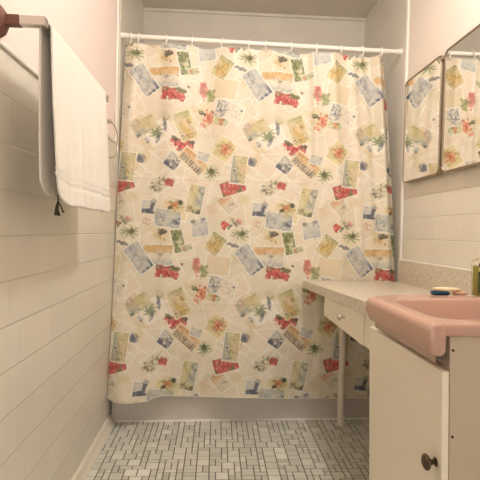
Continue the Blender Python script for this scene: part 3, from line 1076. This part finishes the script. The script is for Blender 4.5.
# ------------------------------------------------------------------ towel ring
tr = empty('towel_ring', (XL, 2.06, 1.483), 'thin chrome towel ring on the left wall beside the shower curtain', 'towel ring')
bm = box_bm(0, 0.010, -0.024, 0.024, -0.024, 0.024, 0.003, 2)
obj('ring_plate', bm, M_chrome, tr, True, sharp=40)
bm = box_bm(0.010, 0.046, -0.008, 0.008, -0.010, 0.008, 0.002)
obj('ring_arm', bm, M_chrome, tr, True, sharp=40)
pts = []
ph = math.radians(13)
for k in range(48):
    a = 2 * math.pi * k / 48
    s_ = 0.082 * math.sin(a)
    pts.append((0.040 + s_ * math.sin(ph), s_ * math.cos(ph), -0.082 + 0.082 * math.cos(a)))
obj('ring_loop', tube_bm(pts, 0.0032, 10, closed=True), M_chrome, tr, True)

# ------------------------------------------------------------------ mirrors
def mirror(name, y0, y1, label):
    z0, z1 = 1.268, 1.787
    cy, cz = (y0 + y1) / 2, (z0 + z1) / 2
    w, h = y1 - y0, z1 - z0
    root = empty(name, (XR, cy, cz), label, 'mirror', 'mirrors on the right wall')
    xf = -0.040
    out = rounded_rect(w, h, 0.030)
    inn = rounded_rect(w - 0.014, h - 0.014, 0.024)
    bm = bmesh.new()
    # tray behind the glass
    def ringv(pts, x):
        return [bm.verts.new((x, a, b)) for a, b in pts]
    r0 = ringv(out, xf + 0.022); r1 = ringv(out, xf + 0.001); r1b = ringv(rounded_rect(w - 0.003, h - 0.003, 0.0285), xf - 0.002)
    r2 = ringv(inn, xf - 0.002); r3 = ringv(inn, xf + 0.003)
    n = len(out)
    for A, B in ((r0, r1), (r1, r1b), (r1b, r2), (r2, r3)):
        for k in range(n):
            bm.faces.new((A[k], A[(k + 1) % n], B[(k + 1) % n], B[k]))
    bm.faces.new(r0)
    obj('mirror_frame', bm, M_frame, root, True, sharp=35)
    bm = bmesh.new()
    g0 = ringv(inn, xf + 0.0015)
    g1 = ringv(inn, xf + 0.005)
    bm.faces.new(g0); bm.faces.new(g1)
    for k in range(n):
        bm.faces.new((g0[k], g0[(k + 1) % n], g1[(k + 1) % n], g1[k]))
    obj('mirror_glass', bm, M_mirror, root)
    # stand-off box between the door and the wall
    obj('mirror_back', box_bm(xf + 0.022, 0, -w / 2 + 0.10, w / 2 - 0.10, -h / 2 + 0.10, h / 2 - 0.06), M_trim, root)
    return root


m1 = mirror('wall_mirror', 1.902, 2.285, 'metal framed mirror nearer the shower curtain, fully in view')
m2 = mirror('wall_mirror', 1.45, 1.882, 'larger metal framed mirror cut off by the right edge of the photo')
for z in (0.235, -0.235):
    obj('hinge', box_bm(-0.045, -0.034, -0.207, -0.189, z - 0.008, z + 0.008, 0.002), M_frame, m1)

# ------------------------------------------------------------------ counter
CX = 0.455
def counter_top_z(x, y):
    kx = (XR - x) / (XR - CX)
    return 0.752 + 0.046 * kx * max(0, (2.33 - y)) / 1.03
def cend(x):
    return TUB_Y(x) - 0.034
ct = empty('countertop', (0.7, 1.8, 0.75), 'speckled beige laminate countertop running from the sink to the shower curtain', 'countertop')
bm = bmesh.new()
nyc, nxc = 12, 8
prev = None
T = 0.037
topg, botg = [], []
for i in range(nxc + 1):
    x = CX + (XR - CX) * i / nxc
    rt, rb = [], []
    for j in range(nyc + 1):
        y = 1.224 + (cend(x) - 1.224) * j / nyc
        z = counter_top_z(x, y)
        rt.append(bm.verts.new((x, y, z))); rb.append(bm.verts.new((x, y, z - T)))
    topg.append(rt); botg.append(rb)
for i in range(nxc):
    for j in range(nyc):
        bm.faces.new((topg[i][j], topg[i + 1][j], topg[i + 1][j + 1], topg[i][j + 1]))
        bm.faces.new((botg[i][j], botg[i][j + 1], botg[i + 1][j + 1], botg[i + 1][j]))
for j in range(nyc):
    bm.faces.new((topg[0][j], topg[0][j + 1], botg[0][j + 1], botg[0][j]))
    bm.faces.new((topg[-1][j], botg[-1][j], botg[-1][j + 1], topg[-1][j + 1]))
for i in range(nxc):
    bm.faces.new((topg[i][0], botg[i][0], botg[i + 1][0], topg[i + 1][0]))
    bm.faces.new((topg[i][-1], topg[i + 1][-1], botg[i + 1][-1], botg[i][-1]))
rel(obj('counter_slab', bm, M_lam, ct), ct)
rel(obj('backsplash', box_bm(XR - 0.018, XR, 1.224, 2.345, 0.745, 0.870, 0.002), M_lam, ct), ct)
rel(obj('backsplash_bead', box_bm(XR - 0.020, XR, 1.224, 2.343, 0.868, 0.8745, 0.002), M_caulk, ct), ct)

# drawer unit under the counter
du = empty('drawer_unit', (CX + 0.01, 1.60, 0.66), 'cream painted shallow drawer unit hung under the countertop', 'drawer unit')
DX = CX + 0.012
def und(y):
    return counter_top_z(CX, y) - T - 0.001
def face_bm(x0, x1, y0, y1, z0, pad=0.0, step=4):
    bm = bmesh.new()
    vsA = []
    for y in (y0, y1):
        for x in (x0, x1):
            vsA.append((bm.verts.new((x, y, z0)), bm.verts.new((x, y, und(y) - pad - (0.0 if x < DX + 0.05 else 0.03)))))
    (a, A), (b, B), (c, Cc), (d, D) = vsA
    for f in ((a, b, B, A), (c, Cc, D, d), (a, A, Cc, c), (b, d, D, B), (a, c, d, b), (A, B, D, Cc)):
        bm.faces.new(f)
    bmesh.ops.bevel(bm, geom=bm.edges[:], offset=0.0012, segments=1, affect='EDGES')
    return bm
rel(obj('unit_body', face_bm(DX + 0.012, XR - 0.06, 1.30, 1.884, 0.660, 0.003), M_cab, du), du)
dr = rel(obj('drawer', face_bm(DX - 0.004, DX + 0.012, 1.376, 1.890, 0.652, 0.002), M_cab, du), du)
rel(obj('face_panel', face_bm(DX - 0.002, DX + 0.012, 1.226, 1.373, 0.654, 0.002), M_cab, du), du)
kb = lathe_bm([(0, -0.026), (0.007, -0.0255), (0.0115, -0.021), (0.011, -0.015), (0.005, -0.011), (0.005, 0.0)], 24, 'X')
ko = obj('drawer_knob', kb, M_knob, dr, True, sharp=50)
ko.location = (DX - 0.004, 1.585, 0.702)

# counter leg
lg = empty('support_leg', (0.668, 2.308, 0), 'white round pole leg under the far end of the countertop', 'leg')
zt = counter_top_z(0.668, 2.308) - T
obj('leg_pole', lathe_bm([(0, 0.012), (0.0165, 0.012), (0.0165, zt - 0.006), (0, zt - 0.006)], 28), M_leg, lg, True, sharp=40)
obj('leg_foot', lathe_bm([(0, 0), (0.020, 0), (0.021, 0.004), (0.020, 0.012), (0, 0.012)], 28), M_leg, lg, True, sharp=40)
obj('leg_plate', lathe_bm([(0, zt - 0.006), (0.03, zt - 0.006), (0.03, zt), (0, zt)], 28), M_leg, lg, True, sharp=40)

# ------------------------------------------------------------------ sink cabinet
DFX = 0.428
cb = empty('sink_cabinet', (0.70, 1.03, 0), 'cream painted cabinet carrying the pink sink, side panel facing us', 'cabinet')
rel(obj('side_panel', box_bm(0.445, XR, 0.824, 0.840, 0.0, 0.811, 0.001), M_cab_shaded, cb), cb)
rel(obj('rear_side_panel', box_bm(0.445, XR - 0.02, 1.204, 1.220, 0.0, 0.65, 0.001), M_cab, cb), cb)
rel(obj('face_rail', box_bm(0.445, 0.463, 0.841, 1.203, 0.70, 0.77, 0.001), M_cab, cb), cb)
rel(obj('toe_board', box_bm(0.484, 0.499, 0.841, 1.203, 0.0, 0.09), M_cab, cb), cb)
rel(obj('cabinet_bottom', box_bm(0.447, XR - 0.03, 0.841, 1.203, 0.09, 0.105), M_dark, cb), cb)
dr = rel(obj('cabinet_door', box_bm(DFX, DFX + 0.014, 0.820, 1.222, 0.06, 0.746, 0.0015), M_cab, cb), cb)
kb = lathe_bm([(0, -0.026), (0.008, -0.0255), (0.0145, -0.022), (0.0155, -0.0185), (0.0125, -0.0145), (0.0055, -0.011), (0.0045, -0.004), (0.009, -0.001), (0.009, 0.0)], 28, 'X')
ko = obj('door_knob', kb, M_knob_dark, dr, True, sharp=50)
ko.location = (DFX, 0.842, 0.563)
for z in (0.785, 0.62, 0.44, 0.26):
    o = obj('nail', lathe_bm([(0, -0.0012), (0.0028, -0.0008), (0.003, 0)], 12, 'Y'), M_knob_dark, cb)
    o.location = Vector((0.451, 0.824, z)) - cb.location
# the old cabinet leans a little: every part is sheared with height
for o in cb.children:
    for v in o.data.vertices:
        v.co.x += 0.026 * (0.750 - (v.co.z + o.location.z + cb.location.z))
ko.location.x += 0.026 * (0.750 - 0.562)

# ------------------------------------------------------------------ pink sink: height field with a rolled front and a deep basin
sx0, sx1 = 0.394, XR - 0.002
sy0, sy1 = 0.814, 1.216
ZR = 0.838
sk = empty('sink', (0.70, 1.06, 0.80), 'pink porcelain sink with a thick rolled front edge set in the cream cabinet', 'sink')
def sd_box(x, y, cx, cy, hx, hy, r):
    qx, qy = abs(x - cx) - hx + r, abs(y - cy) - hy + r
    return math.hypot(max(qx, 0), max(qy, 0)) + min(max(qx, qy), 0) - r
NXs, NYs = 150, 110
gx = [sx0 + (sx1 - sx0) * i / NXs for i in range(NXs + 1)]
gy = [sy0 + (sy1 - sy0) * j / NYs for j in range(NYs + 1)]
def sink_z(x, y):
    z = ZR
    # front roll crown and fall to the front
    if x < sx0 + 0.018:
        q = (sx0 + 0.018 - x) / 0.018
        z -= 0.016 * (1 - math.sqrt(max(0, 1 - q * q)))
    # basin
    d = sd_box(x, y, 0.660, 0.993, 0.212, 0.124, 0.040)
    if d < 0.012:
        q = min(1, (0.012 - d) / 0.075)
        z -= 0.125 * (q * q * (3 - 2 * q)) ** 0.8 + 0.012 * min(1, max(0, (0.012 - d) / 0.02))
    # slightly raised ledge towards the wall
    z += 0.006 * min(1, max(0, (x - 0.50) / 0.25))
    # soft ends
    for e in (y - sy0, sy1 - y):
        if e < 0.010:
            q = 1 - e / 0.010
            z -= 0.008 * (1 - math.sqrt(max(0, 1 - q * q)))
    return z
bm = bmesh.new()
def corner(x, y):
    # the far front corner is cut by a wide curve
    lim = sy1 - 0.062 * max(0.0, 1 - (x - sx0) / 0.16) ** 2
    return sy0 + (y - sy0) * (lim - sy0) / (sy1 - sy0)
V = [[bm.verts.new((x, corner(x, y), sink_z(x, y))) for y in gy] for x in gx]
for i in range(NXs):
    for j in range(NYs):
        bm.faces.new((V[i][j], V[i + 1][j], V[i + 1][j + 1], V[i][j + 1]))
# skirt: rounded drop of the front, then short sides
def skirt(row, offs):
    last = row
    for (dx, dy, z) in offs:
        nr = [bm.verts.new((v.co.x + dx, max(v.co.y + dy, 0.828) if dx > 0.015 else v.co.y + dy, z)) for v in row]
        for a, b_, c_, d_ in zip(last[:-1], last[1:], nr[1:], nr[:-1]):
            bm.faces.new((a, b_, c_, d_))
        last = nr
    return last
front = V[0]
skirt(front, [(0.0015, 0, 0.805), (0.0045, 0, 0.789), (0.009, 0, 0.7815), (0.016, 0, 0.779), (0.020, 0, 0.776), (0.024, 0, 0.770), (0.027, 0, 0.758), (0.034, 0, 0.755), (0.048, 0, 0.755)])
near = [V[i][0] for i in range(NXs + 1)]
far = [V[i][NYs] for i in range(NXs + 1)]
skirt(near, [(0, 0, 0.817), (0, 0.003, 0.8125), (0, 0.013, 0.8115)])
skirt(far, [(0, 0, 0.809), (0, -0.004, 0.806), (0, -0.03, 0.806)])
rel(obj('sink_bowl', bm, M_sink, sk, True, sharp=60), sk)
# thick rounded ends of the front roll
def roll_end(y0, y1):
    pr = []
    for k in range(9):
        a = math.pi * (1 - k / 16)
        pr.append((0.4075 + 0.0165 * math.cos(a), 0.8225 + 0.0165 * math.sin(a)))
    pr += [(0.418, 0.839), (0.424, 0.836), (0.4275, 0.829), (0.4275, 0.788), (0.4255, 0.779), (0.420, 0.7755), (0.411, 0.7755), (0.403, 0.778), (0.3985, 0.784), (0.3955, 0.795)]
    pr = [(a + 0.002, b) for a, b in pr]
    bm = bmesh.new()
    rings = []
    for y, sc in ((y0, 0.80), (y0 + 0.002, 0.90), (y0 + 0.006, 0.97), (y0 + 0.012, 1.0), (y1, 1.0)):
        cx_, cz_ = 0.410, 0.807
        rings.append([bm.verts.new((cx_ + (px - cx_) * sc, y, cz_ + (pz - cz_) * sc)) for px, pz in pr])
    n = len(pr)
    for A, B in zip(rings[:-1], rings[1:]):
        for k in range(n):
            bm.faces.new((A[k], A[(k + 1) % n], B[(k + 1) % n], B[k]))
    bm.faces.new(rings[0]); bm.faces.new(rings[-1])
    return bm
rel(obj('front_roll', roll_end(0.806, 1.150), M_sink, sk, True, sharp=50), sk)
# drain
dn = lathe_bm([(0, 0.002), (0.018, 0.002), (0.022, 0.0), (0.022, -0.003)], 24)
o = obj('drain', dn, M_chrome, sk, True); o.location = Vector((0.660, 0.993, sink_z(0.660, 0.993) + 0.001)) - sk.location

# ------------------------------------------------------------------ soap, sponge, bottle on the rear rim of the sink
zr = ZR + 0.0005
def blob_bm(rx, ry, h, n=28, flat=0.25, wav=0.0, seed=0):
    bm = bmesh.new()
    prof = [(0.0, 0), (0.80, 0), (0.93, flat * 0.35), (1.0, 0.5), (0.93, 0.78), (0.72, 0.94), (0.35, 1.0), (0, 1.0)]
    rings = []
    for r, z in prof:
        if r == 0:
            rings.append([bm.verts.new((0, 0, z * h))]); continue
        rings.append([bm.verts.new((rx * r * (abs(math.cos(a)) ** 0.8) * (1 if math.cos(a) >= 0 else -1),
                                    ry * r * (abs(math.sin(a)) ** 0.8) * (1 if math.sin(a) >= 0 else -1),
                                    z * h + wav * math.sin(3 * a + seed) * r)) for a in [2 * math.pi * k / n for k in range(n)]])
    for A, B in zip(rings[:-1], rings[1:]):
        for k in range(n):
            k2 = (k + 1) % n
            if len(A) == 1:
                bm.faces.new((A[0], B[k2], B[k]))
            elif len(B) == 1:
                bm.faces.new((A[k], A[k2], B[0]))
            else:
                bm.faces.new((A[k], A[k2], B[k2], B[k]))
    return bm
sp = obj('sponge', blob_bm(0.026, 0.014, 0.010, wav=0.0008), M_blue, None, True, (0.611, 1.194, zr + 0.003))
tag(sp, 'dark blue sponge under the cream soap on the rear rim of the pink sink', 'sponge')
so = obj('soap_bar', blob_bm(0.040, 0.013, 0.009), M_soap, None, True, (0.630, 1.194, zr + 0.0135))
so.rotation_euler = (0, 0.02, 0.0)
tag(so, 'oval cream soap bar lying on the blue sponge', 'soap')
ps = obj('soap_bar', blob_bm(0.019, 0.012, 0.009), M_pink_soap, None, True, (0.712, 1.246, zr))
ps.location = (0.666, 1.195, zr + 0.0045)
tag(ps, 'small pale pink soap piece beside the blue sponge', 'soap')

bo = empty('soap_bottle', (0.716, 1.162, zr + 0.0055), 'clear bottle of olive green liquid soap with a dark banded label on the sink rim', 'bottle')
M_liquid, nt, p = new_mat('olive_liquid')
p.inputs['Base Color'].default_value = srgb(168, 162, 78)
p.inputs['Roughness'].default_value = 0.12
p.inputs['Transmission Weight'].default_value = 0.25
M_clear, nt, p = new_mat('clear_plastic')
p.inputs['Base Color'].default_value = (0.97, 0.95, 0.88, 1)
p.inputs['Roughness'].default_value = 0.05
p.inputs['Transmission Weight'].default_value = 1.0
p.inputs['IOR'].default_value = 1.25
p.inputs['Alpha'].default_value = 0.45
M_lab1 = mat('label_ochre', srgb(214, 190, 120), 0.5)
M_lab2 = mat('label_navy', srgb(38, 40, 66), 0.4)
M_lab3 = mat('label_leaf_green', srgb(70, 88, 44), 0.5, noise=0.4, nscale=160)
def rsq(profile, hx, hy, r):
    """soft rectangular section bottle: (scale, z)"""
    bm = bmesh.new(); rings = []
    for sc_, z, round_ in profile:
        sq = rounded_rect(2 * hx, 2 * hy, r, 6)
        pts_ = []
        for a, b_ in sq:
            ang = math.atan2(b_, a)
            cx_, cy_ = 0.011 * math.cos(ang), 0.011 * math.sin(ang)
            pts_.append(bm.verts.new(((a * (1 - round_) + cx_ * round_) * sc_, (b_ * (1 - round_) + cy_ * round_) * sc_, z)))
        rings.append(pts_)
    n = len(rings[0])
    for A, B in zip(rings[:-1], rings[1:]):
        for k in range(n):
            bm.faces.new((A[k], A[(k + 1) % n], B[(k + 1) % n], B[k]))
    bm.faces.new(rings[0]); bm.faces.new(rings[-1])
    return bm
obj('bottle_body', rsq([(0.93, 0, 0), (1, 0.003, 0), (1, 0.084, 0), (0.96, 0.091, 0), (0.9, 0.096, 0.25), (1, 0.102, 0.8), (1, 0.118, 1)], 0.033, 0.020, 0.012), M_clear, bo, True, sharp=50)
obj('liquid', rsq([(0.90, 0.002, 0), (0.93, 0.004, 0), (0.93, 0.078, 0), (0.90, 0.080, 0)], 0.031, 0.018, 0.011), M_liquid, bo, True, sharp=50)
obj('pump_cap', lathe_bm([(0, 0.112), (0.0145, 0.112), (0.0145, 0.128), (0.006, 0.131), (0.006, 0.142), (0.013, 0.143), (0.013, 0.150), (0, 0.151)], 24), mat('pump_plastic', srgb(230, 220, 196), 0.4), bo, True, sharp=40)
lb = obj('label_panel', box_bm(-0.0305, 0.024, -0.0208, -0.0203, 0.010, 0.088), M_lab3, bo)
obj('label_band', box_bm(-0.0305, 0.024, -0.0214, -0.0207, 0.054, 0.064), M_lab2, lb)
obj('label_band', box_bm(-0.0305, 0.024, -0.0214, -0.0207, 0.066, 0.078), M_lab1, lb)
obj('label_band', box_bm(-0.0305, 0.024, -0.0214, -0.0207, 0.080, 0.084), M_lab2, lb)

# ------------------------------------------------------------------ ceiling lamp (above the frame)
cl = empty('ceiling_lamp', (LAMP[0], LAMP[1], ZC), 'small ceiling lamp with a round base above the picture', 'lamp')
obj('lamp_base', lathe_bm([(0, 0), (0.08, 0), (0.08, -0.015), (0.03, -0.022), (0.028, -0.04), (0, -0.04)], 32), M_rod, cl, True, sharp=40)
M_bulb, nt, p = new_mat('frosted_bulb')
p.inputs['Base Color'].default_value = (1, 0.97, 0.9, 1)
p.inputs['Emission Color'].default_value = (1.0, 0.94, 0.84, 1)
p.inputs['Emission Strength'].default_value = 12.0
o = obj('bulb', lathe_bm([(0, -0.155), (0.018, -0.150), (0.029, -0.135), (0.031, -0.118), (0.026, -0.095), (0.015, -0.070), (0.013, -0.040), (0, -0.040)], 24), M_bulb, cl, True)
